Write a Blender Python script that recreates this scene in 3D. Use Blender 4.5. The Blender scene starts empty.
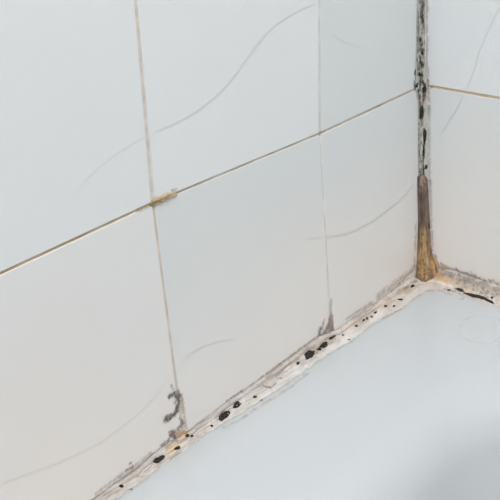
import bpy, bmesh, math, random
import numpy as np
from mathutils import Vector, Matrix
from mathutils.bvhtree import BVHTree

random.seed(4)
rng = np.random.default_rng(4)
scene = bpy.context.scene
COL = scene.collection

# ------------------------------------------------------------------ camera
YAW, PITCH, ROLL, FPX = 0.87058, 0.38560, -0.07225, 1007.5
CAM = np.array([-0.62306, -0.35396, 0.32451])
fwd = np.array([math.sin(YAW)*math.cos(PITCH), math.cos(YAW)*math.cos(PITCH), -math.sin(PITCH)])
_r = np.array([math.cos(YAW), -math.sin(YAW), 0.0]); _u = np.cross(_r, fwd)
right = _r*math.cos(ROLL) + _u*math.sin(ROLL)
up = -_r*math.sin(ROLL) + _u*math.cos(ROLL)
cam = bpy.data.objects.new('camera', bpy.data.cameras.new('camera'))
COL.objects.link(cam)
M = Matrix.Identity(4)
for i in range(3):
    M[i][0] = right[i]; M[i][1] = up[i]; M[i][2] = -fwd[i]; M[i][3] = CAM[i]
cam.matrix_world = M
cam.data.sensor_width = 36.0
cam.data.lens = 36.0*FPX/500.0
cam.data.clip_start = 0.01
scene.camera = cam

# ------------------------------------------------------------------ world, light, exposure
world = bpy.data.worlds.new('world'); scene.world = world
world.use_nodes = True
bg = world.node_tree.nodes['Background']
bg.inputs[0].default_value = (0.96, 0.98, 1.0, 1)
bg.inputs[1].default_value = 0.80

def area_light(name, loc, target, size, power, color):
    d = bpy.data.lights.new(name, 'AREA'); d.shape = 'RECTANGLE'
    d.size, d.size_y = size; d.energy = power; d.color = color
    o = bpy.data.objects.new(name, d); COL.objects.link(o); o.location = loc
    o.rotation_euler = (Vector(target)-Vector(loc)).to_track_quat('-Z', 'Y').to_euler()
    return o
area_light('added_overhead_light', (-0.72, -0.6, 1.66), (-0.72, -0.6, 0), (1.0, 0.8), 26.0, (0.96, 0.98, 1.0))  # added overhead light, no known fixture; placed so the basin roll darkens
area_light('window_daylight', (-2.55, -0.8, 0.9), (-0.1, -0.3, 0.2), (0.9, 1.1), 4.0, (0.95, 0.98, 1.0))

vs = scene.view_settings
vs.view_transform = 'Standard'; vs.look = 'None'; vs.gamma = 1.0; vs.use_curve_mapping = False
vs.exposure = 0.22

# ------------------------------------------------------------------ helpers
def lin(c):
    return tuple(((v/255)/12.92 if v/255 <= 0.04045 else ((v/255+0.055)/1.055)**2.4) for v in c)

def at(px, py, axis, val=0.0):
    """point where the line of sight through a photo pixel meets the plane axis = val"""
    d = fwd + right*(px-250)/FPX - up*(py-250)/FPX
    return CAM + d*((val-CAM[axis])/d[axis])

def _hash(i, j, k):
    n = (i*374761393 + j*668265263 + k*2147483647) & 0xffffffff
    n = ((n ^ (n >> 13))*1274126177) & 0xffffffff
    n = ((n ^ (n >> 15))*2246822519) & 0xffffffff
    return ((n ^ (n >> 16)) & 0xffffff)/float(0xffffff)

def noise(P, s, seed=0):
    Q = np.asarray(P, float)*s + 1000.0 + seed*17.3
    I = np.floor(Q).astype(np.int64); F = Q-I; F = F*F*(3-2*F)
    o = 0
    for a in (0, 1):
        for b in (0, 1):
            for c in (0, 1):
                w = (F[:, 0] if a else 1-F[:, 0])*(F[:, 1] if b else 1-F[:, 1])*(F[:, 2] if c else 1-F[:, 2])
                o = o + w*_hash(I[:, 0]+a, I[:, 1]+b, I[:, 2]+c)
    return o

def fbm(P, s, seed=0, octv=3):
    o = 0; w = 0.5; t = 0
    for k in range(octv):
        o = o + w*noise(P, s*2.03**k, seed+k*3); t += w; w *= 0.55
    return o/t

def sstep(a, b, x):
    t = np.clip((x-a)/(b-a), 0, 1); return t*t*(3-2*t)

def poly_dist(P, pts):
    """distance of every point to a 3-D polyline"""
    best = np.full(len(P), 1e9)
    if len(pts) == 1:
        return np.linalg.norm(P-pts[0], axis=1)
    for a, b in zip(pts[:-1], pts[1:]):
        ab = b-a; t = np.clip(((P-a)@ab)/max(ab@ab, 1e-12), 0, 1)
        best = np.minimum(best, np.linalg.norm(P-(a+t[:, None]*ab), axis=1))
    return best

def mesh_obj(name, verts, faces, material, parent=None, smooth=True):
    me = bpy.data.meshes.new(name)
    me.from_pydata([tuple(map(float, v)) for v in verts], [], faces)
    if smooth:
        me.polygons.foreach_set('use_smooth', [True]*len(me.polygons))
    me.materials.append(material); me.update()
    o = bpy.data.objects.new(name, me); COL.objects.link(o)
    if parent: o.parent = parent
    return o

def bm_obj(name, bm, material, parent=None, smooth=False):
    me = bpy.data.meshes.new(name); bm.to_mesh(me); bm.free()
    if smooth: me.polygons.foreach_set('use_smooth', [True]*len(me.polygons))
    me.materials.append(material)
    o = bpy.data.objects.new(name, me); COL.objects.link(o)
    if parent: o.parent = parent
    return o

def set_attr(o, name, arr):
    if arr.ndim == 1:
        a = o.data.attributes.new(name, 'FLOAT', 'POINT'); a.data.foreach_set('value', arr.astype(np.float32))
    else:
        a = o.data.attributes.new(name, 'FLOAT_COLOR', 'POINT')
        a.data.foreach_set('color', np.concatenate([arr, np.ones((len(arr), 1))], 1).astype(np.float32).ravel())

def tag(o, label=None, cat=None, group=None, kind=None):
    if label: o['label'] = label
    if cat: o['category'] = cat
    if group: o['group'] = group
    if kind: o['kind'] = kind
    return o

# ------------------------------------------------------------------ materials
def material(name, color, rough=0.3, spec=0.5, var=0.0, var_scale=20.0, color2=None, bump=0.0, bump_scale=200.0, coat=0.0):
    m = bpy.data.materials.new(name); m.use_nodes = True
    nt = m.node_tree; b = nt.nodes['Principled BSDF']
    b.inputs['Roughness'].default_value = rough
    b.inputs['Specular IOR Level'].default_value = spec
    b.inputs['Coat Weight'].default_value = coat
    tc = nt.nodes.new('ShaderNodeTexCoord')
    n = nt.nodes.new('ShaderNodeTexNoise'); n.inputs['Scale'].default_value = var_scale; n.inputs['Detail'].default_value = 3
    nt.links.new(tc.outputs['Object'], n.inputs['Vector'])
    r = nt.nodes.new('ShaderNodeValToRGB')
    c = lin(color); c2 = lin(color2) if color2 else tuple(v*(1-var) for v in c)
    r.color_ramp.elements[0].position = 0.35; r.color_ramp.elements[1].position = 0.65
    r.color_ramp.elements[0].color = (*c2, 1); r.color_ramp.elements[1].color = (*c, 1)
    nt.links.new(n.outputs['Fac'], r.inputs[0]); nt.links.new(r.outputs[0], b.inputs['Base Color'])
    if bump:
        n2 = nt.nodes.new('ShaderNodeTexNoise'); n2.inputs['Scale'].default_value = bump_scale
        nt.links.new(tc.outputs['Object'], n2.inputs['Vector'])
        bp = nt.nodes.new('ShaderNodeBump'); bp.inputs['Strength'].default_value = bump; bp.inputs['Distance'].default_value = 0.001
        nt.links.new(n2.outputs['Fac'], bp.inputs['Height']); nt.links.new(bp.outputs[0], b.inputs['Normal'])
    return m

def attr_material(name, rough, alpha=False, bump=0.3, bump_scale=700.0, grain=0.12):
    """colour comes from the 'stain' point attribute, broken up by fine grain noise"""
    m = bpy.data.materials.new(name); m.use_nodes = True
    nt = m.node_tree; b = nt.nodes['Principled BSDF']; b.inputs['Roughness'].default_value = rough
    b.inputs['Specular IOR Level'].default_value = 0.3
    a = nt.nodes.new('ShaderNodeAttribute'); a.attribute_name = 'stain'
    tc = nt.nodes.new('ShaderNodeTexCoord')
    n = nt.nodes.new('ShaderNodeTexNoise'); n.inputs['Scale'].default_value = 1400; n.inputs['Detail'].default_value = 2
    nt.links.new(tc.outputs['Object'], n.inputs['Vector'])
    mr = nt.nodes.new('ShaderNodeMapRange'); mr.inputs[1].default_value = 0.3; mr.inputs[2].default_value = 0.7
    mr.inputs[3].default_value = 1-grain; mr.inputs[4].default_value = 1+grain*0.4
    nt.links.new(n.outputs['Fac'], mr.inputs[0])
    v = nt.nodes.new('ShaderNodeVectorMath'); v.operation = 'SCALE'
    nt.links.new(a.outputs['Color'], v.inputs[0]); nt.links.new(mr.outputs[0], v.inputs['Scale'])
    nt.links.new(v.outputs[0], b.inputs['Base Color'])
    n2 = nt.nodes.new('ShaderNodeTexNoise'); n2.inputs['Scale'].default_value = bump_scale
    nt.links.new(tc.outputs['Object'], n2.inputs['Vector'])
    bp = nt.nodes.new('ShaderNodeBump'); bp.inputs['Strength'].default_value = bump; bp.inputs['Distance'].default_value = 0.0006
    nt.links.new(n2.outputs['Fac'], bp.inputs['Height']); nt.links.new(bp.outputs[0], b.inputs['Normal'])
    if alpha:
        a2 = nt.nodes.new('ShaderNodeAttribute'); a2.attribute_name = 'cover'
        nt.links.new(a2.outputs['Fac'], b.inputs['Alpha'])
    return m

def tile_material(name, color, warm_bounce):
    """white glaze with warm bounce light near the tub painted in as a patchy tint"""
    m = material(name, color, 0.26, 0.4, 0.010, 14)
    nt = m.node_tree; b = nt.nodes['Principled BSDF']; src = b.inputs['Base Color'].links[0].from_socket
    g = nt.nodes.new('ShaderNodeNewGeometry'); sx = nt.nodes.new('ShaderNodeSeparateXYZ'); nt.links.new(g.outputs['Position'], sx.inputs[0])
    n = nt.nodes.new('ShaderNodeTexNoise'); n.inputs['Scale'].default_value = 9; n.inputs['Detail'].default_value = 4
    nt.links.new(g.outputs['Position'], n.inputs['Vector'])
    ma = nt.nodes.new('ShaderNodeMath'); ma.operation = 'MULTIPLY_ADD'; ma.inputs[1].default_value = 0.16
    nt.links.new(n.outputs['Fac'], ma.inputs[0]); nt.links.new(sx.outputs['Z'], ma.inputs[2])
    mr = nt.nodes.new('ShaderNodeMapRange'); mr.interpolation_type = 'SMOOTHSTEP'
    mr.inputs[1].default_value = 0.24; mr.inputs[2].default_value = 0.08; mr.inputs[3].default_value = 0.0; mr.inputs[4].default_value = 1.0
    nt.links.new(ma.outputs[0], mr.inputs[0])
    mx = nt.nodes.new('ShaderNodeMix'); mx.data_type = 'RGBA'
    nt.links.new(mr.outputs[0], mx.inputs[0]); nt.links.new(src, mx.inputs[6]); mx.inputs[7].default_value = (*lin(warm_bounce), 1)
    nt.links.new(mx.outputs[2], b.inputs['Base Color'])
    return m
WARM_BOUNCE = (239, 233, 228)  # warm light on the lower tiles, put into the glaze colour
M_tile = [tile_material('glazed_tile_white', (234, 236, 237), WARM_BOUNCE),
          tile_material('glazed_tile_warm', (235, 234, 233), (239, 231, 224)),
          tile_material('glazed_tile_grey', (225, 228, 228), WARM_BOUNCE)]
M_plaster = material('painted_plaster', (228, 228, 225), 0.7, 0.3, 0.02, 8)
M_roompaint = material('room_paint', (130, 126, 122), 0.8, 0.2, 0.02, 4)
M_floor = material('floor_vinyl', (176, 160, 142), 0.5, 0.4, 0.08, 5)
M_enamel = material('tub_enamel', (187, 190, 192), 0.25, 0.45, 0.006, 6)
M_vein = material('hairline_grey', (225, 226, 225), 0.4, 0.3, 0.03, 60)
M_vein_dark = material('hairline_dark', (220, 221, 220), 0.4, 0.3, 0.05, 60)
M_grout_pale = material('grout_pale', (228, 223, 216), 0.8, 0.2, 0, 90, (206, 195, 183), 0.2, 900)
M_grout_pink = material('grout_pink', (222, 211, 200), 0.8, 0.2, 0, 90, (206, 190, 174), 0.2, 900)
M_grout_grey = material('grout_grey', (228, 226, 221), 0.8, 0.2, 0, 90, (212, 209, 203), 0.2, 900)
M_grout_tan = material('grout_tan', (216, 197, 168), 0.8, 0.2, 0, 60, (186, 160, 128), 0.2, 900)
M_grout_rust = material('grout_rust', (222, 204, 178), 0.8, 0.2, 0, 60, (196, 170, 136), 0.2, 900)
M_grout_brown = material('grout_brown', (210, 198, 180), 0.8, 0.2, 0, 60, (172, 156, 140), 0.2, 900)
M_mould = material('black_mould', (70, 63, 58), 0.9, 0.1, 0, 900, (40, 36, 34), 0.5, 1500)
M_mould_brown = material('brown_mould', (116, 100, 90), 0.85, 0.15, 0, 900, (74, 62, 56), 0.5, 1500)
M_seal = attr_material('stained_sealant', 0.55)
M_film = attr_material('surface_stain', 0.6, alpha=True, bump=0.1)
M_crust = attr_material('rust_crust', 0.8, bump=0.6)

# ------------------------------------------------------------------ setting
def box_bm(lo, hi):
    bm = bmesh.new(); bmesh.ops.create_cube(bm, size=1)
    lo = Vector(lo); hi = Vector(hi)
    for v in bm.verts:
        v.co = Vector([(lo[i]+hi[i])/2 + v.co[i]*(hi[i]-lo[i]) for i in range(3)])
    return bm

T = 0.007                                     # tile thickness
LEDGE = 0.006                                 # height of the tub rim
FLOOR = -0.54
floor = tag(bm_obj('floor', box_bm((-2.6, -2.2, FLOOR-0.05), (0.12, 0.12, FLOOR)), M_floor), kind='structure')
wall_left = tag(bm_obj('wall_left', box_bm((-2.6, T, FLOOR), (0.12, 0.12, 1.7)), M_plaster), kind='structure')
wall_right = tag(bm_obj('wall_right', box_bm((T, -2.2, FLOOR), (0.12, T, 1.7)), M_plaster), kind='structure')

wall_back = tag(bm_obj('wall_back', box_bm((-2.6, -2.3, FLOOR), (0.12, -2.2, 1.7)), M_roompaint), kind='structure')
wall_far = tag(bm_obj('wall_far', box_bm((-2.7, -2.3, FLOOR), (-2.6, 0.12, 1.7)), M_roompaint), kind='structure')
ceiling = tag(bm_obj('ceiling', box_bm((-2.7, -2.3, 1.7), (0.12, 0.12, 1.8)), M_plaster), kind='structure')

LEFT = lambda s, z, d=0.0: Vector((s, -d, z))     # s = x, d = height above the glazed face
RIGHT = lambda s, z, d=0.0: Vector((-d, s, z))    # s = y

def slab(name, quad, conv, mat, parent, front, back, bevel=0.0, seg=3):
    """a flat quadrilateral piece with real thickness and rounded front edges; quad = four (s, z)"""
    bm = bmesh.new()
    f = [bm.verts.new(conv(s, z, front)) for s, z in quad]
    k = [bm.verts.new(conv(s, z, back)) for s, z in quad]
    bm.faces.new(f); bm.faces.new(k[::-1])
    for i in range(4):
        j = (i+1) % 4
        bm.faces.new((f[j], f[i], k[i], k[j]))
    bmesh.ops.recalc_face_normals(bm, faces=bm.faces[:])
    if bevel:
        ed = [e for e in bm.edges if e.verts[0] in f and e.verts[1] in f]
        bmesh.ops.bevel(bm, geom=ed, offset=bevel, segments=seg, affect='EDGES', profile=0.5)
    o = bm_obj(name, bm, mat, parent, smooth=True)
    o.data.set_sharp_from_angle(angle=math.radians(38))
    big = max(p.area for p in o.data.polygons)
    for p in o.data.polygons:
        if p.area > 0.3*big: p.use_smooth = False          # the glazed face itself stays flat
    return o

def inset(q, dl, dr, db, dt):
    (a, b, c, d) = q        # (s0,z0) bottom-left, bottom-right, top-right, top-left
    return [(a[0]+dl, a[1]+db), (b[0]-dr, b[1]+db), (c[0]-dr, c[1]-dt), (d[0]+dl, d[1]-dt)]

# joint lines measured on the left wall plane: nodes[row][col], col 0 = corner
Z0, Z1, Z2, Z3 = 0.0075, 0.1540, 0.3050, 0.4560
nodesL = [
    [(0.0, Z0), (-0.1238, Z0), (-0.2738, Z0), (-0.4240, Z0), (-0.5745, Z0)],
    [(0.0, 0.1546), (-0.1273, 0.1527), (-0.2776, 0.1547), (-0.4280, 0.1518), (-0.5785, 0.1530)],
    [(0.0, Z2), (-0.1172, Z2), (-0.2726, Z2), (-0.4230, Z2), (-0.5735, Z2)],
    [(0.0, Z3), (-0.1180, Z3), (-0.2726, Z3), (-0.4230, Z3), (-0.5735, Z3)]]
gV = [[0.0, 0.0008, 0.0008, 0.0010, 0.0010], [0.0, 0.0011, 0.0012, 0.0012, 0.0012], [0.0, 0.0012, 0.0012, 0.0012, 0.0012]]
gH = [[0]*4, [0.0006, 0.0005, 0.00062, 0.0007], [0.0009]*4, [0.0009]*4]            # half widths of the level joints
tiles_left = {}
mt = {(0, 0): 2, (0, 1): 2, (0, 2): 1, (1, 0): 2, (1, 1): 0, (1, 2): 0}
for r in range(3):
    for c in range(4):
        q = [nodesL[r][c+1], nodesL[r][c], nodesL[r+1][c], nodesL[r+1][c+1]]
        hb = gH[r][c]; ht = gH[r+1][c]
        q = inset(q, gV[r][c+1], gV[r][c] if c else 0.0005, hb, ht)
        lift = random.uniform(-0.00015, 0.00015)
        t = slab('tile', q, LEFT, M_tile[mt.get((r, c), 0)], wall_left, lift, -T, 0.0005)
        tiles_left[(r, c)] = t
nodesR = [[(0.0, Z0), (-0.15, Z0), (-0.302, Z0), (-0.454, Z0)],
          [(0.0, 0.1552), (-0.15, 0.1455), (-0.302, 0.146), (-0.454, 0.146)],
          [(0.0, Z2), (-0.15, 0.298), (-0.302, 0.298), (-0.454, 0.298)],
          [(0.0, Z3), (-0.15, 0.45), (-0.302, 0.45), (-0.454, 0.45)]]
tiles_right = {}
for r in range(3):
    for c in range(3):
        q = [nodesR[r][c+1], nodesR[r][c], nodesR[r+1][c], nodesR[r+1][c+1]]
        q = inset(q, 0.0012, 0.0012 if c else 0.0005, 0 if r == 0 else 0.0008, 0.0008)
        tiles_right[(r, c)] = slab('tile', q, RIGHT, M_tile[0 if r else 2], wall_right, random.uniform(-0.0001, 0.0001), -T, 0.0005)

def grout(conv, a, b, half, mat, parent, depth=-0.00042):
    a = np.array(a); b = np.array(b); d = (b-a)/np.linalg.norm(b-a); a = a-d*0.0014; b = b+d*0.0014; n = np.array([-d[1], d[0]])*half
    slab('grout_joint', [tuple(a-n), tuple(b-n), tuple(b+n), tuple(a+n)], conv, mat, parent, depth, -T)

for r in range(3):
    for c in range(1, 5):
        mat = (M_grout_pale if r else M_grout_pink) if c in (2, 3) else M_grout_grey
        grout(LEFT, nodesL[r][c], nodesL[r+1][c], gV[r][c]+0.0008, mat, wall_left, -0.00040-0.00003*(r % 2))
for r in range(1, 4):
    for c in range(4):
        mat = M_grout_grey if r > 1 else (M_grout_brown, M_grout_brown, M_grout_tan, M_grout_tan)[c]
        grout(LEFT, nodesL[r][c+1], nodesL[r][c], gH[r][c]+0.0008, mat, wall_left, -0.00032-0.00003*(c % 2))
for r in range(3):
    for c in range(1, 4):
        grout(RIGHT, nodesR[r][c], nodesR[r+1][c], 0.002, M_grout_pale, wall_right, -0.00040-0.00003*(r % 2))
for r in range(1, 4):
    for c in range(3):
        grout(RIGHT, nodesR[r][c+1], nodesR[r][c], 0.0018, M_grout_rust if r == 1 else M_grout_grey, wall_right, -0.00030-0.00003*(c % 2))

# hairline curves running over the glaze, split where they cross a joint
def spline(pts, n=14):
    P = [np.array(p, float) for p in pts]; P = [2*P[0]-P[1]] + P + [2*P[-1]-P[-2]]; o = []
    for i in range(1, len(P)-2):
        for k in range(n):
            t = k/n; a, b, c, d = P[i-1:i+3]
            o.append(0.5*((2*b)+(c-a)*t+(2*a-5*b+4*c-d)*t*t+(3*b-a-3*c+d)*t**3))
    o.append(P[-2]); return o

def hairline(pts, axis, tile, mat, w=0.00022):
    pts = [at(x, y, axis) for x, y in spline(pts)]
    nrm = np.zeros(3); nrm[axis] = -1
    V = []; F = []
    for i, p in enumerate(pts):
        t = pts[min(i+1, len(pts)-1)]-pts[max(i-1, 0)]; t /= np.linalg.norm(t); s = np.cross(nrm, t)
        taper = w*(0.45+0.55*min(1, i/6, (len(pts)-1-i)/6 if i > len(pts)/2 else 1))
        base = p+nrm*0.00022
        V += [base-s*taper, base+s*taper]
        if i:
            k = 2*i; F.append((k-2, k-1, k+1, k))
    mesh_obj('hairline', V, F, mat, tile)

hairline([(318, 3), (296, 12), (270, 30), (248, 57), (228, 84), (205, 105), (180, 121), (154, 132)], 1, tiles_left[(1, 1)], M_vein_dark, 0.00017)
hairline([(146, 136), (124, 149), (108, 160), (92, 174), (78, 190)], 1, tiles_left[(1, 2)], M_vein_dark, 0.00009)
hairline([(325, 236), (346, 234), (366, 225), (388, 210), (404, 196), (414, 184)], 1, tiles_left[(0, 0)], M_vein_dark, 0.00025)
hairline([(303, 238), (313, 238), (322, 237)], 1, tiles_left[(0, 1)], M_vein, 0.0002)
hairline([(0, 484), (30, 473), (64, 460), (98, 443), (128, 422), (152, 400), (174, 372)], 1, tiles_left[(0, 2)], M_vein_dark, 0.00012)
hairline([(181, 362), (195, 351), (212, 343), (236, 339)], 1, tiles_left[(0, 1)], M_vein_dark, 0.00017)
hairline([(190, 419), (203, 411), (217, 409)], 1, tiles_left[(0, 1)], M_vein, 0.00016)
hairline([(326, 18), (334, 33), (346, 42), (362, 46)], 1, tiles_left[(1, 0)], M_vein, 0.00014)
hairline([(499, 8), (488, 32), (480, 50), (474, 70), (466, 90)], 0, tiles_right[(1, 0)], M_vein_dark, 0.00025)
hairline([(463, 96), (456, 110), (447, 124), (441, 134)], 0, tiles_right[(0, 0)], M_vein_dark, 0.00025)

# ------------------------------------------------------------------ bathtub
tub = bpy.data.objects.new('bathtub', None); COL.objects.link(tub); tub.location = (-0.85, -0.375, FLOOR)
tag(tub, 'white enamel bathtub with a flat ledge below the tiled corner', 'bathtub')
bpy.context.view_layer.update()
def own(o, parent):
    o.parent = parent; o.matrix_parent_inverse = parent.matrix_world.inverted(); return o

def rring(x0, x1, y0, y1, rad, z, n=14):
    pts = []
    for cx, cy, a0 in ((x1-rad, y1-rad, 0), (x0+rad, y1-rad, 90), (x0+rad, y0+rad, 180), (x1-rad, y0+rad, 270)):
        for k in range(n+1):
            a = math.radians(a0+90*k/n); pts.append((cx+rad*math.cos(a), cy+rad*math.sin(a), z))
        # straight side to the next corner
        nx, ny = {0: (x0+rad, y1), 90: (x0, y0+rad), 180: (x1-rad, y0), 270: (x1, y1-rad)}[a0]
        lx, ly, _ = pts[-1]
        for k in range(1, 10): pts.append((lx+(nx-lx)*k/10, ly+(ny-ly)*k/10, z))
    return pts
OX0, OX1, OY0, OY1 = -1.70, -0.0006, -0.75, -0.0006
IX0, IX1, IY0, IY1 = -1.60, -0.050, -0.60, -0.084       # where the ledge starts to roll
rings = [rring(OX0, OX1, OY0, OY1, 0.004, LEDGE-0.05),
         rring(OX0, OX1, OY0, OY1, 0.004, LEDGE-0.003),
         rring(OX0+.001, OX1-.001, OY0+.001, OY1-.001, 0.004, LEDGE-0.0008),
         rring(OX0+.003, OX1-.003, OY0+.003, OY1-.003, 0.004, LEDGE)]
for f in (0.25, 0.5, 0.75):
    rings.append(rring(OX0+(IX0-OX0)*f, OX1+(IX1-OX1)*f, OY0+(IY0-OY0)*f, OY1+(IY1-OY1)*f, 0.004+0.09*f, LEDGE))
RR = 0.042
for k in range(0, 15):
    a = math.radians(67*k/14); e = RR*math.sin(a)
    rings.append(rring(IX0+e, IX1-e, IY0+e, IY1-e, 0.10, LEDGE-RR*(1-math.cos(a))))
e0 = RR*math.sin(math.radians(67)); z0 = LEDGE-RR*(1-math.cos(math.radians(67)))
for k in range(1, 9):
    dz = 0.36*k/8; e = e0+dz/math.tan(math.radians(67))
    rings.append(rring(IX0+e, IX1-e, IY0+e, IY1-e, 0.10, z0-dz))
for k in range(1, 7):
    a = math.radians(90*k/6); ee = e+0.06*math.sin(a); zz = z0-0.36-0.05*(1-math.cos(a))
    rings.append(rring(IX0+ee, IX1-ee, IY0+ee, IY1-ee, 0.08, zz))
V = [p for r_ in rings for p in r_]; n = len(rings[0]); F = []
for k in range(len(rings)-1):
    for i in range(n):
        j = (i+1) % n
        F.append((k*n+i, k*n+j, (k+1)*n+j, (k+1)*n+i))
F.append(tuple((len(rings)-1)*n+i for i in range(n)))
shell = own(mesh_obj('rim_and_basin', V, F, M_enamel), tub)
apron = bm_obj('apron', box_bm((OX0+.004, OY0+.006, FLOOR), (OX1-.004, OY0+.03, LEDGE-0.045)), M_enamel); own(apron, tub)
end = bm_obj('end_panel', box_bm((OX0+.006, OY0+.03, FLOOR), (OX0+.03, OY1-.004, LEDGE-0.045)), M_enamel); own(end, tub)

# ------------------------------------------------------------------ stains: strokes laid on real surfaces
def paint(P, base, strokes, surf, vscale=(1, 1, 1), NA=2.2, fd=1.0):
    """P points, base colour (3,) or array; each stroke: dict(p=pixels, w=mm, c=colour, a=strength, n=ragged, s=noise scale, t=speckle)"""
    C = np.array(base, float)*np.ones((len(P), 3)); A = np.zeros(len(P))
    for i, st in enumerate(strokes):
        pts = [surf(x, y) for x, y in st['p']]
        w = st['w']*0.001
        d = poly_dist(P, pts)
        near = d < w*2.6
        if not near.any(): continue
        Q = P[near]; dd = d[near]; S = Q*np.array(st.get('k', vscale))
        nz = fbm(S, st.get('s', 450), 11+i)
        m = 1-sstep(1-st.get('f', fd), 1.0+0.3*st.get('f', fd), dd/w + (nz-0.5)*NA*st.get('n', 0.9))
        m = m*np.clip(0.35+1.3*fbm(S, 1300, 70+i, 2), 0, 1.15); m = np.minimum(m, 1)
        if 't' in st:
            sp = fbm(S, st.get('ts', 900), 40+i, 2); m = m*sstep(st['t'], st['t']+0.10, sp)
        m = m*st.get('a', 1.0)
        col = np.array(lin(st['c']))
        C[near] = C[near]*(1-m)[:, None]+col*m[:, None]
        A[near] = np.maximum(A[near], m)
    return C, A

def film(name, conv, s0, s1, z0_, z1_, step, strokes, surf, parent, vscale=(1, 1, 1), lift=0.00025):
    ns = int((s1-s0)/step)+1; nz_ = int((z1_-z0_)/step)+1
    S, Z = np.meshgrid(np.linspace(s0, s1, ns), np.linspace(z0_, z1_, nz_), indexing='ij')
    P = np.array([conv(s, z, lift) for s, z in zip(S.ravel(), Z.ravel())])
    A = np.zeros(len(P)); C = np.tile(np.array(lin(strokes[0]['c'])), (len(P), 1))
    for i, st in enumerate(strokes):
        c1, a1 = paint(P, lin(st['c']), [st], surf, vscale, 1.5, 1.3)
        tot = a1+A*(1-a1); k = np.where(tot > 1e-4, a1/np.maximum(tot, 1e-4), 0)[:, None]
        C = C*(1-k)+np.array(lin(st['c']))*k; A = tot
    idx = np.arange(len(P)).reshape(ns, nz_)
    keep = []
    Ag = A.reshape(ns, nz_)
    mx = np.maximum.reduce([Ag[:-1, :-1], Ag[1:, :-1], Ag[1:, 1:], Ag[:-1, 1:]])
    for i, j in np.argwhere(mx > 0.03):
        keep.append((int(idx[i, j]), int(idx[i+1, j]), int(idx[i+1, j+1]), int(idx[i, j+1])))
    used = np.unique(np.array(keep).ravel()); remap = {int(u): n_ for n_, u in enumerate(used)}
    F = [tuple(remap[v] for v in f) for f in keep]
    o = mesh_obj(name, P[used], F, M_film)
    set_attr(o, 'stain', C[used]); set_attr(o, 'cover', np.clip(A[used], 0, 1))
    return own(o, parent)

onL = lambda x, y: at(x, y, 1)
onR = lambda x, y: at(x, y, 0)
onT = lambda x, y: at(x, y, 2, LEDGE)

# ------------------------------------------------------------------ sealant beads
def loft(lines, steps):
    """lines: list over profile of arrays (n,3); returns verts, faces"""
    n_ = len(lines[0]); V_ = np.concatenate(lines); F_ = []
    for k in range(len(lines)-1):
        for i in range(n_-1):
            F_.append((k*n_+i, k*n_+i+1, (k+1)*n_+i+1, (k+1)*n_+i))
    return V_, F_

def interp(xs, table):
    t = np.array(sorted(table)); return np.interp(xs, t[:, 0], t[:, 1])

def bead(conv_w, conv_t, s, top, dep, prof=18, bulge=0.12, seed=0):
    """fillet between wall and ledge: s along, top = height on the wall, dep = depth on the ledge"""
    lines = []
    for k in range(prof+1):
        v = k/prof
        wob = (noise(np.c_[s*0+v*3, s, s*0], 140, seed)-0.5)*0.0009
        # quarter-arc like profile, slightly hollow
        a = v*math.pi/2
        hz = (1-v)*(1-bulge*math.sin(v*math.pi)); dv = v*(1-bulge*math.sin(v*math.pi))
        h = LEDGE + (top-LEDGE)*hz; d = dep*dv
        if 0 < k < prof: h = h+wob*math.sin(v*math.pi); d = d+wob*math.sin(v*math.pi)
        else: h = h+wob*0.6*(1-v); d = d+wob*0.6*v
        lines.append(np.array([conv_w(a_, b_, c_) for a_, b_, c_ in zip(s, np.maximum(h, LEDGE+0.00012), np.maximum(d, 0.0002))]))
    return loft(lines, prof)

UP_L = [(92, 499), (113, 484), (135, 469), (152, 454), (169, 441), (185, 433), (205, 418), (226, 402), (247, 388), (268, 373), (290, 357), (301, 348), (318, 337), (339, 328), (355, 316), (371, 306), (385, 296), (399, 286), (416, 273)]
LO_L = [(116, 499), (142, 481), (157, 467), (174, 454), (198, 437), (220, 425), (242, 413), (261, 400), (287, 384), (305, 370), (330, 353), (351, 341), (370, 326), (387, 316), (401, 309), (415, 298), (428, 290)]
upL = [at(x, y, 1) for x, y in UP_L]; loL = [at(x, y, 2, LEDGE) for x, y in LO_L]
s = np.arange(-0.62, -0.0004, 0.0005)
topL = interp(s, [(p[0], p[2]) for p in upL]); depL = np.clip(interp(s, [(p[0], -p[1]) for p in loL]), 0.0035, 0.02)
topL = LEDGE+(topL-LEDGE)*(0.45+0.55*sstep(0.006, 0.022, -s))
rag = lambda t_, f_, sd: fbm(np.c_[t_, t_*0, t_*0], f_, sd)-0.5
topL = topL+rag(s, 220, 31)*0.0016; depL = np.maximum(depL+rag(s, 260, 32)*0.0050, 0.003)
VL, FL = bead(LEFT, None, s, topL, depL, seed=3)
UP_R = [(433, 266), (445, 269), (457, 272), (470, 276), (485, 281), (499, 286)]
LO_R = [(432, 290), (450, 291), (462, 295), (475, 300), (495, 307), (499, 308)]
upR = [at(x, y, 0) for x, y in UP_R]; loR = [at(x, y, 2, LEDGE) for x, y in LO_R]
sr = np.arange(-0.40, -0.0004, 0.0005)
topR = interp(sr, [(p[1], p[2]) for p in upR]); depR = np.clip(interp(sr, [(p[1], -p[0]) for p in loR]), 0.0035, 0.02)
topR = LEDGE+(topR-LEDGE)*(0.45+0.55*sstep(0.006, 0.022, -sr))
topR = topR+rag(sr, 220, 33)*0.0020; depR = np.maximum(depR+rag(sr, 260, 34)*0.0040, 0.003)
VR, FR = bead(RIGHT, None, sr, topR, depR, seed=8)
FR = [f[::-1] for f in FR]
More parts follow.
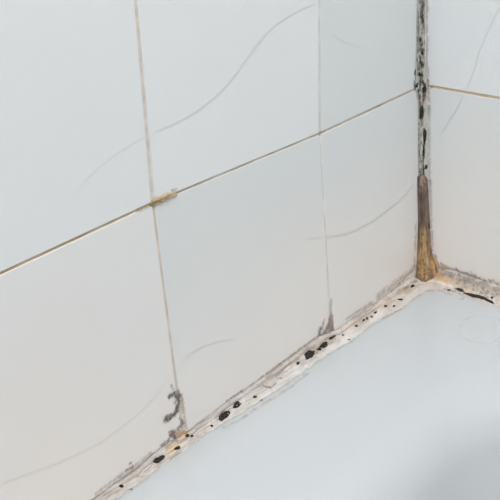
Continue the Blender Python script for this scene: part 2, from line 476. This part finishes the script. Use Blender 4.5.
# upright corner bead: chord from left wall to right wall, width changes with height
ED = [(0, 417.2, 425.5), (20, 416.6, 425.0), (50, 416.4, 425.0), (75, 415.2, 425.5), (88, 414.8, 427), (100, 418, 426.5), (130, 418, 427), (150, 418, 427.5), (172, 418.5, 428)]
EDL = [(174.5, 419, 426.5), (177, 417.2, 427.5), (190, 417.2, 428.5), (220, 418, 430), (245, 417.2, 431), (258, 416.8, 433.5), (266, 416.3, 436.5), (274, 415.5, 438), (281, 414.5, 437)]
def corner_bead(table, z, prof, hollow, seed, wobble=0.0005, flare=0.0):
    tl = [(p[2], -p[0]) for p in (at(a, y, 1) for y, a, b in table)]
    tr = [(p[2], -p[1]) for p in (at(b, y, 0) for y, a, b in table)]
    wl = np.clip(interp(z, tl), 0.0022, 0.02); wr = np.clip(interp(z, tr), 0.0022, 0.02)
    lines = []
    for k in range(prof+1):
        v = k/prof
        wob = (fbm(np.c_[z*0+v*4, z*0, z], 260, seed)-0.5)*wobble
        q = 1-(hollow-flare*(1-sstep(LEDGE, LEDGE+0.022, z)))*math.sin(v*math.pi)
        x = -wl*(1-v)*q; y = -wr*v*q
        o_ = wob*math.sin(v*math.pi)
        x = np.minimum(x-o_, -0.00025); y = np.minimum(y-o_, -0.00025)
        lines.append(np.c_[x, y, z])
    return loft(lines, prof)
zc_split = float(at(421, 174, 1)[2])
zu = np.arange(zc_split-0.004, 0.456, 0.0005)
VC, FC = corner_bead(ED, zu, 18, 0.10, 21)
zl = np.concatenate([[zc_split+0.0004], np.arange(LEDGE+0.001, zc_split, 0.0005)[::-1]])[::-1]
VB, FB = corner_bead(EDL, zl, 20, -0.10, 22, 0.0022, 0.36)
nz = len(zl)
FB = FB + [tuple(k*nz+nz-1 for k in range(20, -1, -1))]       # closes the stepped top end

BVH = {k: BVHTree.FromPolygons([tuple(map(float, v)) for v in V_], F_) for k, (V_, F_) in
       {'L': (VL, FL), 'R': (VR, FR), 'C': (VC, FC), 'B': (VB, FB)}.items()}
def hit(keys, fall):
    def f(px, py):
        d = fwd + right*(px-250)/FPX - up*(py-250)/FPX; d = d/np.linalg.norm(d)
        best = None
        for k in keys:
            loc, nrm, idx, dist = BVH[k].ray_cast(Vector(CAM), Vector(d))
            if loc is not None and (best is None or dist < best[1]): best = (np.array(loc), dist)
        return best[0] if best else fall(px, py)
    return f
sL, sR, sC, sB = hit('L', onL), hit('R', onR), hit('C', onL), hit('B', onL)

def bead_object(V_, F_, strokes, surf, base, label, vscale=(1, 1, 1)):
    n1 = fbm(V_*np.array(vscale), 160, 5); n2 = fbm(V_*np.array(vscale), 600, 9)
    b0 = np.array(lin(base[0])); b1 = np.array(lin(base[1]))
    k = sstep(0.35, 0.65, n1*0.6+n2*0.4)[:, None]
    C, A = paint(V_, b0*(1-k)+b1*k, strokes, surf, vscale)
    o = mesh_obj('sealant_bead', V_, F_, M_seal); set_attr(o, 'stain', C)
    return tag(o, label, 'sealant')

GREY = (128, 120, 114); BRN = (142, 120, 104); PINK = (205, 186, 172); BLK = (52, 47, 44); ORG = (196, 152, 92); TANC = (190, 168, 140)
off = lambda pts, dx, dy: [(x+dx, y+dy) for x, y in pts]
strokesL = [
    dict(p=UP_L[:19], w=0.55, c=GREY, a=0.75, n=0.9, s=350),
    dict(p=off(UP_L[:4], 0, 1), w=0.9, c=(150, 138, 130), a=0.7, n=1.0, s=300),
    dict(p=off(UP_L[9:13], 0, 1), w=1.2, c=(160, 146, 136), a=0.6, n=1.2, s=300),
    dict(p=LO_L[:12], w=0.7, c=(170, 160, 152), a=0.65, n=1.3, s=300),
    dict(p=LO_L[11:], w=0.9, c=(190, 174, 156), a=0.6, n=1.3, s=300),
    dict(p=[(100, 498), (125, 482), (150, 463)], w=1.5, c=(196, 182, 170), a=0.4, n=1.6, s=300),
    dict(p=[(170, 452), (182, 441), (188, 436)], w=2.8, c=(226, 192, 142), a=0.7, n=0.9, s=250),
    dict(p=[(166, 448), (176, 440)], w=1.2, c=(150, 130, 120), a=0.6, n=1.3),
    dict(p=[(206, 427), (214, 421)], w=1.8, c=(226, 206, 190), a=0.6, n=1.0),
    dict(p=[(262, 388), (272, 378), (285, 368), (296, 360)], w=2.0, c=(206, 188, 172), a=0.65, n=1.6, s=350),
    dict(p=[(276, 376), (286, 368), (299, 358)], w=0.9, c=(140, 128, 116), a=0.7, n=1.8, s=400),
    dict(p=[(263, 386), (270, 388), (276, 383)], w=0.7, c=(120, 106, 98), a=0.8, n=1.2),
    dict(p=[(276, 378), (282, 378)], w=0.5, c=(100, 88, 80), a=0.9, n=0.8),
    dict(p=[(300, 352), (312, 345), (324, 339)], w=1.6, c=(214, 200, 186), a=0.6, n=1.2),
    dict(p=[(314, 350), (324, 343), (334, 337)], w=1.8, c=(200, 178, 152), a=0.6, n=1.0),
    dict(p=[(344, 331), (360, 317), (375, 308), (392, 298), (410, 284)], w=2.2, c=(206, 184, 164), a=0.55, n=1.5, s=300),
    dict(p=[(352, 320), (366, 312), (380, 301)], w=1.0, c=(150, 132, 118), a=0.7, n=1.5),
    dict(p=[(385, 300), (400, 291), (416, 279)], w=1.3, c=(168, 142, 114), a=0.75, n=1.5),
    dict(p=[(400, 296), (412, 287), (424, 284)], w=1.3, c=(170, 156, 140), a=0.6, n=1.6),
    dict(p=[(404, 290), (417, 281)], w=1.2, c=(120, 96, 70), a=0.8, n=1.2),
    dict(p=UP_L, w=7.0, c=(146, 130, 120), a=0.45, n=1.2, t=0.58, ts=600, k=(.5, 1, 1)),
    dict(p=LO_L, w=3.0, c=(160, 150, 142), a=0.45, n=1.4, t=0.54, ts=700, k=(.6, 1, 1)),
    dict(p=off(UP_L[5:], 3, 4), w=0.6, c=(150, 136, 126), a=0.7, n=2.2, s=200),
    dict(p=off(UP_L, 1, 6), w=0.5, c=(160, 146, 136), a=0.6, n=2.4, s=180),
    dict(p=[(300, 362), (311, 354), (326, 344), (334, 338)], w=3.0, c=(120, 104, 92), a=0.6, n=1.5, f=1.4),
    dict(p=[(218, 418), (226, 413)], w=2.4, c=(150, 138, 128), a=0.5, n=1.2, f=1.4),
    dict(p=[(234, 406), (239, 403)], w=1.8, c=(150, 138, 128), a=0.5, n=1.2, f=1.4),
    dict(p=[(154, 462), (163, 457)], w=1.8, c=(150, 138, 128), a=0.5, n=1.2, f=1.4),
    dict(p=[(355, 326), (368, 318), (377, 311)], w=2.0, c=(150, 128, 112), a=0.5, n=1.5, f=1.4),
    dict(p=[(384, 307), (400, 299), (413, 286)], w=2.4, c=(160, 138, 116), a=0.55, n=1.5, f=1.4),
]
bL = bead_object(VL, FL, strokesL, sL, ((213, 208, 202), (196, 188, 180)), 'cream mould-spotted sealant strip along the long left tile wall and tub ledge', (0.35, 1.3, 1.3))
strokesR = [
    dict(p=[(434, 272), (446, 277), (460, 282), (480, 287), (499, 292)], w=4.6, c=(166, 154, 142), a=0.8, n=1.0, s=260),
    dict(p=[(436, 276), (448, 281), (458, 285)], w=2.6, c=(204, 178, 138), a=0.75, n=1.3),
    dict(p=[(428, 272), (437, 276), (444, 279)], w=4.0, c=(198, 154, 98), a=0.9, n=1.0, f=1.4),
    dict(p=[(433, 281), (444, 284), (452, 287)], w=1.6, c=(224, 214, 202), a=0.8, n=0.8),
    dict(p=[(446, 272), (460, 277), (475, 282), (499, 290)], w=2.4, c=(140, 128, 118), a=0.75, n=1.6, s=250),
    dict(p=[(440, 272), (470, 284), (499, 294)], w=5.0, c=(126, 112, 102), a=0.7, n=1.2, t=0.54, ts=500),
    dict(p=[(470, 288), (484, 293), (499, 297)], w=3.2, c=(126, 112, 106), a=0.8, n=1.0, t=0.52, ts=800),
    dict(p=[(478, 296), (490, 299), (499, 301)], w=2.0, c=(90, 78, 74), a=0.8, n=1.0, t=0.55, ts=800),
    dict(p=[(464, 289), (475, 292)], w=1.4, c=(214, 196, 160), a=0.7, n=1.3),
    dict(p=[(444, 289), (455, 291), (462, 295)], w=0.6, c=(110, 98, 90), a=0.8, n=1.0),
]
bR = bead_object(VR, FR, strokesR, sR, ((205, 196, 187), (186, 175, 165)), 'grimy sealant strip along the short right wall with a long black mould streak')
strokesC = [
    dict(p=[(422.5, 0), (422, 20), (421.5, 60), (421, 85)], w=3.4, c=(140, 138, 131), a=0.8, n=1.0, t=0.40, ts=520, k=(1, 1, .5)),
    dict(p=[(422, 1), (422, 15)], w=3.0, c=(92, 80, 80), a=1.0, n=1.0, s=500),
    dict(p=[(418.2, 10), (418, 40), (417.5, 70)], w=0.9, c=(96, 94, 90), a=0.9, n=1.6, s=450),
    dict(p=[(420.5, 16), (420.5, 40), (420.5, 70), (420, 84)], w=2.4, c=(52, 50, 47), a=1.0, n=1.0, t=0.47, ts=760, k=(1, 1, .42)),
    dict(p=[(423.3, 16), (423.3, 50), (423, 84)], w=1.9, c=(62, 54, 47), a=1.0, n=1.0, t=0.45, ts=700, k=(1, 1, .42)),
    dict(p=[(421, 40), (421, 60), (420, 74)], w=3.2, c=(40, 38, 36), a=1.0, n=1.0, t=0.49, ts=820, k=(1, 1, .5)),
    dict(p=[(420, 86), (421, 100), (421, 122)], w=2.6, c=(70, 64, 60), a=0.9, n=1.0, t=0.45, ts=800, k=(1, 1, .5)),
    dict(p=[(420, 125), (420.5, 150), (421, 172)], w=2.6, c=(110, 106, 100), a=0.8, n=1.0, t=0.48, ts=800, k=(1, 1, .6)),
    dict(p=[(418, 74), (423, 75)], w=1.3, c=(58, 62, 52), a=0.9, n=0.8),
    dict(p=[(415.5, 86), (417.5, 84)], w=1.4, c=(38, 38, 38), a=0.95, n=0.8),
    dict(p=[(423, 82), (425, 87), (424, 95), (422, 106)], w=1.6, c=(64, 40, 40), a=0.95, n=0.9),
    dict(p=[(418.5, 90), (420, 100), (420.5, 112)], w=1.1, c=(60, 54, 48), a=0.9, n=0.9),
    dict(p=[(422, 98), (422, 104)], w=0.9, c=(206, 190, 168), a=0.8, n=0.6),
    dict(p=[(421.5, 108), (421.8, 118)], w=1.8, c=(40, 38, 36), a=0.95, n=0.9),
    dict(p=[(421, 120), (421, 126)], w=1.8, c=(150, 146, 138), a=0.7, n=1.0),
    dict(p=[(424, 129), (424.8, 137), (424, 145), (423.5, 158)], w=1.25, c=(30, 30, 29), a=1.0, n=0.6),
    dict(p=[(419, 128), (419.5, 140), (419.5, 156)], w=0.8, c=(96, 92, 86), a=0.8, n=1.6, s=450),
    dict(p=[(423, 158), (423.5, 175)], w=1.0, c=(58, 48, 46), a=0.95, n=0.6),
    dict(p=[(424, 169), (426, 167.5), (426.8, 165.5)], w=0.8, c=(40, 32, 32), a=1.0, n=0.5),
    dict(p=[(420, 172), (421, 176)], w=1.1, c=(90, 80, 78), a=0.9, n=0.8),
]
bC = bead_object(VC, FC, strokesC, sC, ((206, 205, 198), (190, 188, 180)), 'thin white sealant speckled black with mould up the tile corner', (1, 1, 0.6))
strokesB = [
    dict(p=[(423.5, 178), (423.5, 190)], w=3.2, c=(178, 156, 146), a=0.8, n=0.9, k=(1.6, 1.6, .3)),
    dict(p=[(418.3, 177), (418.3, 200), (418.5, 215)], w=1.0, c=(120, 104, 104), a=0.85, n=0.9, k=(1.5, 1.5, .3)),
    dict(p=[(422, 194), (423, 224)], w=6.0, c=(108, 94, 84), a=0.85, n=1.4, f=1.6, k=(2, 2, .25)),
    dict(p=[(421, 186), (421.5, 222)], w=1.0, c=(72, 58, 52), a=0.85, n=1.2, k=(2, 2, .3)),
    dict(p=[(426, 200), (427, 222)], w=1.2, c=(140, 128, 118), a=0.7, n=1.2, k=(2, 2, .3)),
    dict(p=[(423, 232), (423, 245), (424, 262)], w=6.5, c=(168, 136, 98), a=0.7, n=1.2, f=1.6, k=(2, 2, .25)),
    dict(p=[(423, 246), (424, 262)], w=6.5, c=(196, 156, 106), a=0.6, n=1.2, f=1.6, k=(2, 2, .25)),
    dict(p=[(425, 232), (425, 246), (427, 262)], w=1.4, c=(204, 172, 130), a=0.75, n=1.6, k=(2.4, 2.4, .2)),
    dict(p=[(421, 222), (421, 256)], w=0.8, c=(96, 76, 56), a=0.8, n=1.6, k=(2.4, 2.4, .25)),
    dict(p=[(428, 226), (429, 256)], w=0.9, c=(120, 92, 62), a=0.7, n=1.6, k=(2.4, 2.4, .25)),
    dict(p=[(418.3, 222), (418.3, 262)], w=1.3, c=(116, 96, 72), a=0.8, n=1.2, k=(2, 2, .3)),
    dict(p=[(420, 258), (424, 270), (426, 278)], w=4.2, c=(178, 136, 84), a=0.6, n=1.2),
    dict(p=[(416, 281), (424, 280), (430, 276)], w=1.6, c=(128, 98, 62), a=0.7, n=1.1),
    dict(p=[(421, 264), (428, 270)], w=3.0, c=(96, 70, 44), a=0.8, n=1.2, t=0.55, ts=700),
    dict(p=[(432, 262), (434, 270), (436, 276)], w=2.2, c=(208, 164, 106), a=0.85, n=0.9),
    dict(p=[(417.8, 177), (418.8, 182), (419.6, 188)], w=0.7, c=(84, 70, 68), a=0.95, n=1.2, k=(1.5, 1.5, .5)),
    dict(p=[(419, 175.5), (423, 174.5), (426, 177)], w=0.6, c=(110, 94, 90), a=0.8, n=1.4),
    dict(p=[(425, 184), (426, 187)], w=0.7, c=(96, 82, 78), a=0.9, n=1.0),
    dict(p=[(422, 180), (423, 220)], w=5.5, c=(70, 58, 52), a=0.8, n=1.0, t=0.55, ts=420, k=(2.2, 2.2, .3)),
    dict(p=[(423, 226), (425, 280)], w=6.0, c=(92, 70, 46), a=0.8, n=1.0, t=0.53, ts=420, k=(2.2, 2.2, .35)),
    dict(p=[(423, 226), (425, 280)], w=6.0, c=(206, 174, 128), a=0.7, n=1.0, t=0.58, ts=500, k=(2.2, 2.2, .3)),
    dict(p=[(428.5, 224), (429.3, 228)], w=0.8, c=(60, 48, 42), a=0.9, n=0.8),
    dict(p=[(431, 251), (431.5, 253)], w=0.7, c=(80, 62, 48), a=0.9, n=0.8),
]
bB = bead_object(VB, FB, strokesB, sB, ((132, 112, 96), (118, 100, 86)), 'thick brown rust-stained lump of old sealant at the foot of the corner', (2, 2, 0.3))

# ------------------------------------------------------------------ raised mould spots
spot_n = [0]
def spot(px, py, a, b, ang, parent, surf, mat=M_mould, h=0.0003, rag=0.22, name='mould_spot'):
    """irregular raised blotch: a, b half sizes in photo pixels, ang in degrees, laid on a real surface"""
    spot_n[0] += 1; rs = random.Random(spot_n[0]*7)
    N = 18; ph = [rs.uniform(0, 6.28) for _ in range(4)]
    ca, sa = math.cos(math.radians(ang)), math.sin(math.radians(ang))
    cen = surf(px, py); view = CAM-cen; view /= np.linalg.norm(view)
    V_ = []; F_ = []
    for ring, (rad, hh) in enumerate(((1.0, 0.00003), (0.82, 0.7*h), (0.45, h))):
        for k in range(N):
            t = 2*math.pi*k/N
            r_ = rad*(1+rag*(0.5*math.sin(2*t+ph[0])+0.45*math.sin(3*t+ph[1])+0.35*math.sin(5*t+ph[2])+0.2*math.sin(7*t+ph[3])))
            u, v = a*r_*math.cos(t), b*r_*math.sin(t)
            p = surf(px+u*ca-v*sa, py-(u*sa+v*ca))
            V_.append(p+view*hh)
    V_.append(cen+view*h)
    for q in range(2):
        for k in range(N):
            j = (k+1) % N; F_.append((q*N+k, q*N+j, (q+1)*N+j, (q+1)*N+k))
    for k in range(N): F_.append((2*N+k, 2*N+(k+1) % N, 3*N))
    return mesh_obj(name, V_, F_, mat, parent)

sLT = hit('L', onT)
for a_ in [(158.8, 459.5, 6.2, 3.2, 33), (177.3, 448, 3.2, 1.9, 15), (187.3, 435.5, 1.9, 1.9, 0), (192, 436, 1.5, 1.4, 0),
           (121.3, 486, 2.4, 1.7, 10), (211.8, 425.8, 1.6, 1.1, 10), (224, 415.5, 6.6, 4.0, 30), (236.8, 404.8, 4.4, 3.0, 25),
           (255, 396.8, 1.9, 1.5, 15), (298, 363.2, 1.9, 1.5, 20), (309.5, 354.5, 6.4, 3.6, 30), (324, 345.0, 5.0, 2.6, 32), (332, 337.5, 4.0, 1.3, 25),
           (319.5, 349, 2.4, 1.8, 20),
           (343, 335, 1.2, 1.0, 0), (356.3, 325.8, 1.7, 1.1, 10), (363.8, 320, 1.6, 1.0, 20), (367, 318.3, 1.4, 1.6, 0), (371.8, 316.8, 1.4, 1.1, 10),
           (375.5, 312.4, 1.8, 1.0, 20), (385.6, 306, 1.9, 1.1, 5), (400.3, 299.5, 2.6, 1.1, 0), (394, 306, 1.5, 1.0, 20), (412.5, 286, 2.6, 1.2, 25)]:
    spot(*a_, bL, sL, M_mould if a_[2] > 1.45 else M_mould_brown)
for a_ in [(131.5, 489.3, 1.8, 1.0, 20), (349, 339.6, 1.6, 0.6, 10), (261.5, 400.5, 1.6, 0.7, 30)]:
    spot(*a_, bL, sLT, M_mould_brown, 0.0002)
for a_ in [(460, 289.8, 5.2, 1.5, -14), (474, 295.6, 9.5, 2.0, -15), (488, 300.5, 6.5, 1.5, -21), (449, 290, 2.0, 0.7, -5), (483, 298.0, 3.0, 1.8, -20), (492, 297.5, 1.6, 1.2, 0)]:
    spot(*a_, bR, hit('R', onT), M_mould, 0.0004, 0.3)
for a_ in [(424.7, 136, 2.0, 7.0, 0), (423.6, 151, 1.0, 6.0, 0), (426.3, 166.8, 1.7, 2.0, 0), (421.6, 113, 2.0, 6.5, 0), (424.8, 88, 2.2, 4.5, -10), (416.3, 86.3, 1.6, 1.4, 0), (422.3, 53, 0.9, 2.4, 0), (420.3, 75, 2.2, 1.2, 0)]:
    spot(*a_, bC, sC, M_mould, 0.0003, 0.3)

# ------------------------------------------------------------------ stains on tiles, walls and ledge
MV = (122, 108, 104)
film('mould_stain', LEFT, -0.300, -0.262, 0.004, 0.052, 0.0003, [
    dict(p=[(171, 386), (174, 390)], w=1.1, c=(168, 156, 150), a=0.6, n=1.3, s=700),
    dict(p=[(169, 397), (174, 393), (178, 398), (175, 402)], w=1.5, c=MV, a=0.9, n=1.5, s=700),
    dict(p=[(178, 392), (179, 402), (176, 410)], w=1.6, c=MV, a=0.95, n=1.2, s=700),
    dict(p=[(181, 396), (183, 404)], w=1.2, c=(170, 154, 144), a=0.7, n=1.2, s=700),
    dict(p=[(177, 407), (175.5, 413), (170, 417), (165.5, 419)], w=2.1, c=(112, 98, 94), a=1.0, n=1.0, s=600),
    dict(p=[(182, 424), (178, 428)], w=1.9, c=MV, a=0.95, n=1.2, s=700),
    dict(p=[(179, 418), (182, 420)], w=0.9, c=(160, 142, 130), a=0.7, n=1.0, s=700),
    dict(p=[(171, 432), (175, 436)], w=2.4, c=(136, 118, 106), a=0.9, n=1.4, s=700),
    dict(p=[(168, 440), (161, 445)], w=1.3, c=(150, 136, 124), a=0.75, n=1.4, s=700),
    dict(p=[(179, 434), (187, 434)], w=2.6, c=(216, 168, 108), a=0.9, n=0.8, s=500),
    dict(p=[(181, 400), (184, 416), (186, 428)], w=1.5, c=(210, 192, 172), a=0.7, n=1.0, s=500)], onL, wall_left)
film('mould_stain', LEFT, -0.362, -0.285, 0.004, 0.036, 0.0004, [
    dict(p=[(96, 493), (115, 479), (135, 466), (150, 453)], w=1.5, c=(180, 170, 162), a=0.45, n=1.2, s=500),
    dict(p=[(129.5, 463.5), (130.5, 463)], w=0.9, c=(130, 120, 112), a=0.85, n=0.8, s=700),
    dict(p=[(126, 470), (132, 467)], w=1.0, c=(160, 150, 144), a=0.6, n=1.6, s=700)], onL, wall_left)
film('grime_stain', LEFT, -0.142, -0.108, 0.004, 0.042, 0.00035, [
    dict(p=[(331, 300), (331, 318)], w=1.4, c=(208, 202, 194), a=0.7, n=0.8, k=(1, 1, .4)),
    dict(p=[(331, 317), (333.5, 334)], w=1.6, c=(182, 162, 152), a=0.85, n=0.8, s=500, k=(1.6, 1, .35)),
    dict(p=[(331, 317), (328, 326), (324, 334), (330, 334), (331, 322)], w=3.0, c=(170, 150, 140), a=0.9, n=0.7, s=500, k=(1.6, 1, .35)),
    dict(p=[(330, 320), (326, 334)], w=2.2, c=(124, 108, 102), a=0.85, n=1.0, s=500, k=(2, 1, .35), t=0.44, ts=600),
    dict(p=[(332, 322), (332.5, 334)], w=1.2, c=(130, 112, 104), a=0.8, n=1.2, s=500, k=(2, 1, .35), t=0.42, ts=600),
    dict(p=[(320, 329), (319, 335), (324, 334)], w=2.2, c=(140, 132, 130), a=0.8, n=1.1, s=500),
    dict(p=[(324, 320), (322, 328)], w=1.2, c=(160, 152, 148), a=0.6, n=1.2, s=500)], onL, wall_left)
film('grime_stain', LEFT, -0.250, -0.004, 0.006, 0.030, 0.0005, [
    dict(p=[(226, 401), (247, 387), (268, 372), (290, 356), (316, 337)], w=0.7, c=(156, 150, 142), a=0.6, n=1.3, s=350),
    dict(p=[(346, 319), (358, 311), (372, 302)], w=1.5, c=(182, 170, 158), a=0.45, n=1.0, s=500),
    dict(p=[(378, 296), (392, 286), (405, 276), (414, 268)], w=3.8, c=(212, 196, 180), a=0.5, n=0.7, s=400),
    dict(p=[(391, 291), (402, 281), (412, 270)], w=1.2, c=(180, 162, 142), a=0.6, n=1.6, s=350)], onL, wall_left)
film('grime_stain', RIGHT, -0.095, -0.004, 0.006, 0.040, 0.0004, [
    dict(p=[(433, 256), (437, 265), (446, 270)], w=3.6, c=(214, 176, 130), a=0.7, n=1.0, s=300),
    dict(p=[(438, 268), (452, 271), (466, 275), (482, 281), (499, 288)], w=3.4, c=(176, 166, 155), a=0.75, n=1.3, s=280),
    dict(p=[(456, 268), (462, 275)], w=0.9, c=(160, 146, 138), a=0.75, n=1.0),
    dict(p=[(465, 275), (472, 278)], w=2.6, c=(166, 156, 146), a=0.7, n=1.2, s=350),
    dict(p=[(474, 279), (486, 283), (499, 289)], w=1.3, c=(146, 136, 130), a=0.7, n=1.4, s=350),
    dict(p=[(478, 279), (490, 282), (499, 284)], w=2.6, c=(150, 140, 132), a=0.7, n=1.2, t=0.52, ts=700),
    dict(p=[(440, 263), (447, 267)], w=1.4, c=(196, 180, 164), a=0.55, n=1.6)], onR, wall_right)
film('grime_stain', LEFT, -0.014, -0.002, 0.13, 0.18, 0.0004, [
    dict(p=[(415.5, 68), (414.2, 80), (414.5, 90)], w=1.6, c=(110, 108, 104), a=0.85, n=1.2, s=500, k=(1, 1, .5), t=0.42, ts=600)], onL, wall_left)
film('grime_stain', LEFT, -0.018, -0.002, 0.012, 0.07, 0.0004, [
    dict(p=[(415.5, 225), (415, 250), (414, 266)], w=1.8, c=(212, 202, 188), a=0.5, n=1.0, k=(1, 1, .5))], onL, wall_left)
for st_ in [
    dict(p=[(427, 0), (427, 60), (428, 84)], w=1.5, c=(214, 204, 196), a=0.75, n=0.8, k=(1, 1, .4)),
    dict(p=[(428, 80), (429.5, 112)], w=1.5, c=(212, 196, 172), a=0.65, n=0.7),
    dict(p=[(429, 106), (429, 150), (430, 184)], w=1.5, c=(214, 210, 202), a=0.6, n=0.6, k=(1, 1, .4)),
    dict(p=[(430, 180), (431, 215), (433, 250)], w=1.6, c=(216, 208, 204), a=0.65, n=0.6, k=(1, 1, .4)),
    dict(p=[(428, 88), (432, 87)], w=0.9, c=(150, 132, 110), a=0.7, n=0.9)]:
    film('grime_stain', RIGHT, -0.022, -0.002, 0.02, 0.235, 0.0004, [st_], onR, wall_right)
TUBC = lambda s_, z_, d=0.0: Vector((s_, z_, LEDGE+d))
film('grime_stain', TUBC, -0.36, -0.004, -0.045, -0.002, 0.0006, [
    dict(p=off(LO_L, 1, 0), w=2.0, c=(204, 200, 196), a=0.35, n=1.2, s=200, f=1.8),
    dict(p=off(LO_L[5:10], 4, 3), w=1.2, c=(196, 190, 184), a=0.4, n=1.8, s=300),
    dict(p=[(255, 403), (262, 400)], w=0.8, c=(150, 142, 136), a=0.7, n=1.3, s=500),
    dict(p=[(280, 385), (290, 379)], w=0.9, c=(196, 184, 172), a=0.7, n=1.3, s=500),
    dict(p=[(338, 344), (350, 339)], w=0.8, c=(190, 182, 176), a=0.6, n=1.6, s=400),
    dict(p=[(383, 319), (394, 313), (402, 308)], w=0.9, c=(186, 178, 166), a=0.6, n=1.2, s=400),
    dict(p=[(422, 291), (440, 291), (452, 295)], w=1.6, c=(206, 200, 188), a=0.6, n=1.6, s=350),
    dict(p=[(462, 299), (478, 305), (498, 313)], w=2.6, c=(208, 206, 198), a=0.55, n=1.5, s=260)], onT, tub)
ring = [(482+23*math.cos(t)*1.0, 329+13.5*math.sin(t)) for t in np.linspace(0.3, 6.2, 26)]
film('water_ring', TUBC, -0.12, -0.01, -0.13, -0.03, 0.0007, [
    dict(p=ring, w=1.2, c=(222, 223, 219), a=0.35, n=1.0, s=160)], onT, tub)

# rusty crust sitting on the crossing of the joints
def crust():
    out = [(149, 205.5), (152, 200.5), (157, 196.5), (161, 196), (165, 193), (170, 192.5), (175, 190.2), (176.5, 193), (177, 195.5), (173, 197), (168, 198.5), (164, 201), (158, 203.5), (154, 206), (151, 206.5)]
    P = [at(x, y, 1) for x, y in spline(out+[out[0]], 5)[:-1]]
    c = at(163, 198, 1); V_ = []; F_ = []; N = len(P)
    for rad, h in ((1.0, 0.0001), (0.88, 0.0004), (0.6, 0.0006), (0.3, 0.0007)):
        for p in P:
            q = c+(p-c)*rad; V_.append(q+np.array([0, -h*(0.3+1.4*float(noise(np.array([q]), 900, 3)[0])), 0]))
    V_.append(c+np.array([0, -0.0007, 0]))
    for r_ in range(3):
        for k in range(N):
            j = (k+1) % N; F_.append((r_*N+k, r_*N+j, (r_+1)*N+j, (r_+1)*N+k))
    for k in range(N): F_.append((3*N+k, 3*N+(k+1) % N, 4*N))
    V_ = np.array(V_)
    n_ = fbm(V_, 420, 2)
    C = np.array(lin((196, 174, 142)))*np.ones((len(V_), 3))
    C, _ = paint(V_, C, [dict(p=[(152, 204), (158, 201)], w=2.2, c=(178, 142, 84), a=0.9, n=0.8), dict(p=[(150, 205), (154, 203)], w=1.0, c=(128, 98, 52), a=0.9, n=0.5),
                         dict(p=[(166, 196), (175, 192)], w=1.6, c=(206, 182, 160), a=0.8, n=1.2), dict(p=[(158, 198), (168, 195)], w=0.7, c=(170, 134, 84), a=0.8, n=1.5)], onL)
    o = mesh_obj('rust_crust', V_, F_, M_crust, wall_left); set_attr(o, 'stain', C)
    o['label'] = 'orange crust on the joint crossing'
crust()
film('grime_stain', LEFT, -0.30, -0.235, 0.14, 0.175, 0.0004, [
    dict(p=[(136, 211), (150, 205)], w=1.0, c=(200, 176, 136), a=0.75, n=0.9, s=300),
    dict(p=[(172, 190.5), (176, 188.8)], w=0.8, c=(176, 168, 162), a=0.7, n=1.2),
    dict(p=[(160, 204), (170, 200)], w=1.0, c=(222, 204, 186), a=0.55, n=1.0)], onL, wall_left)
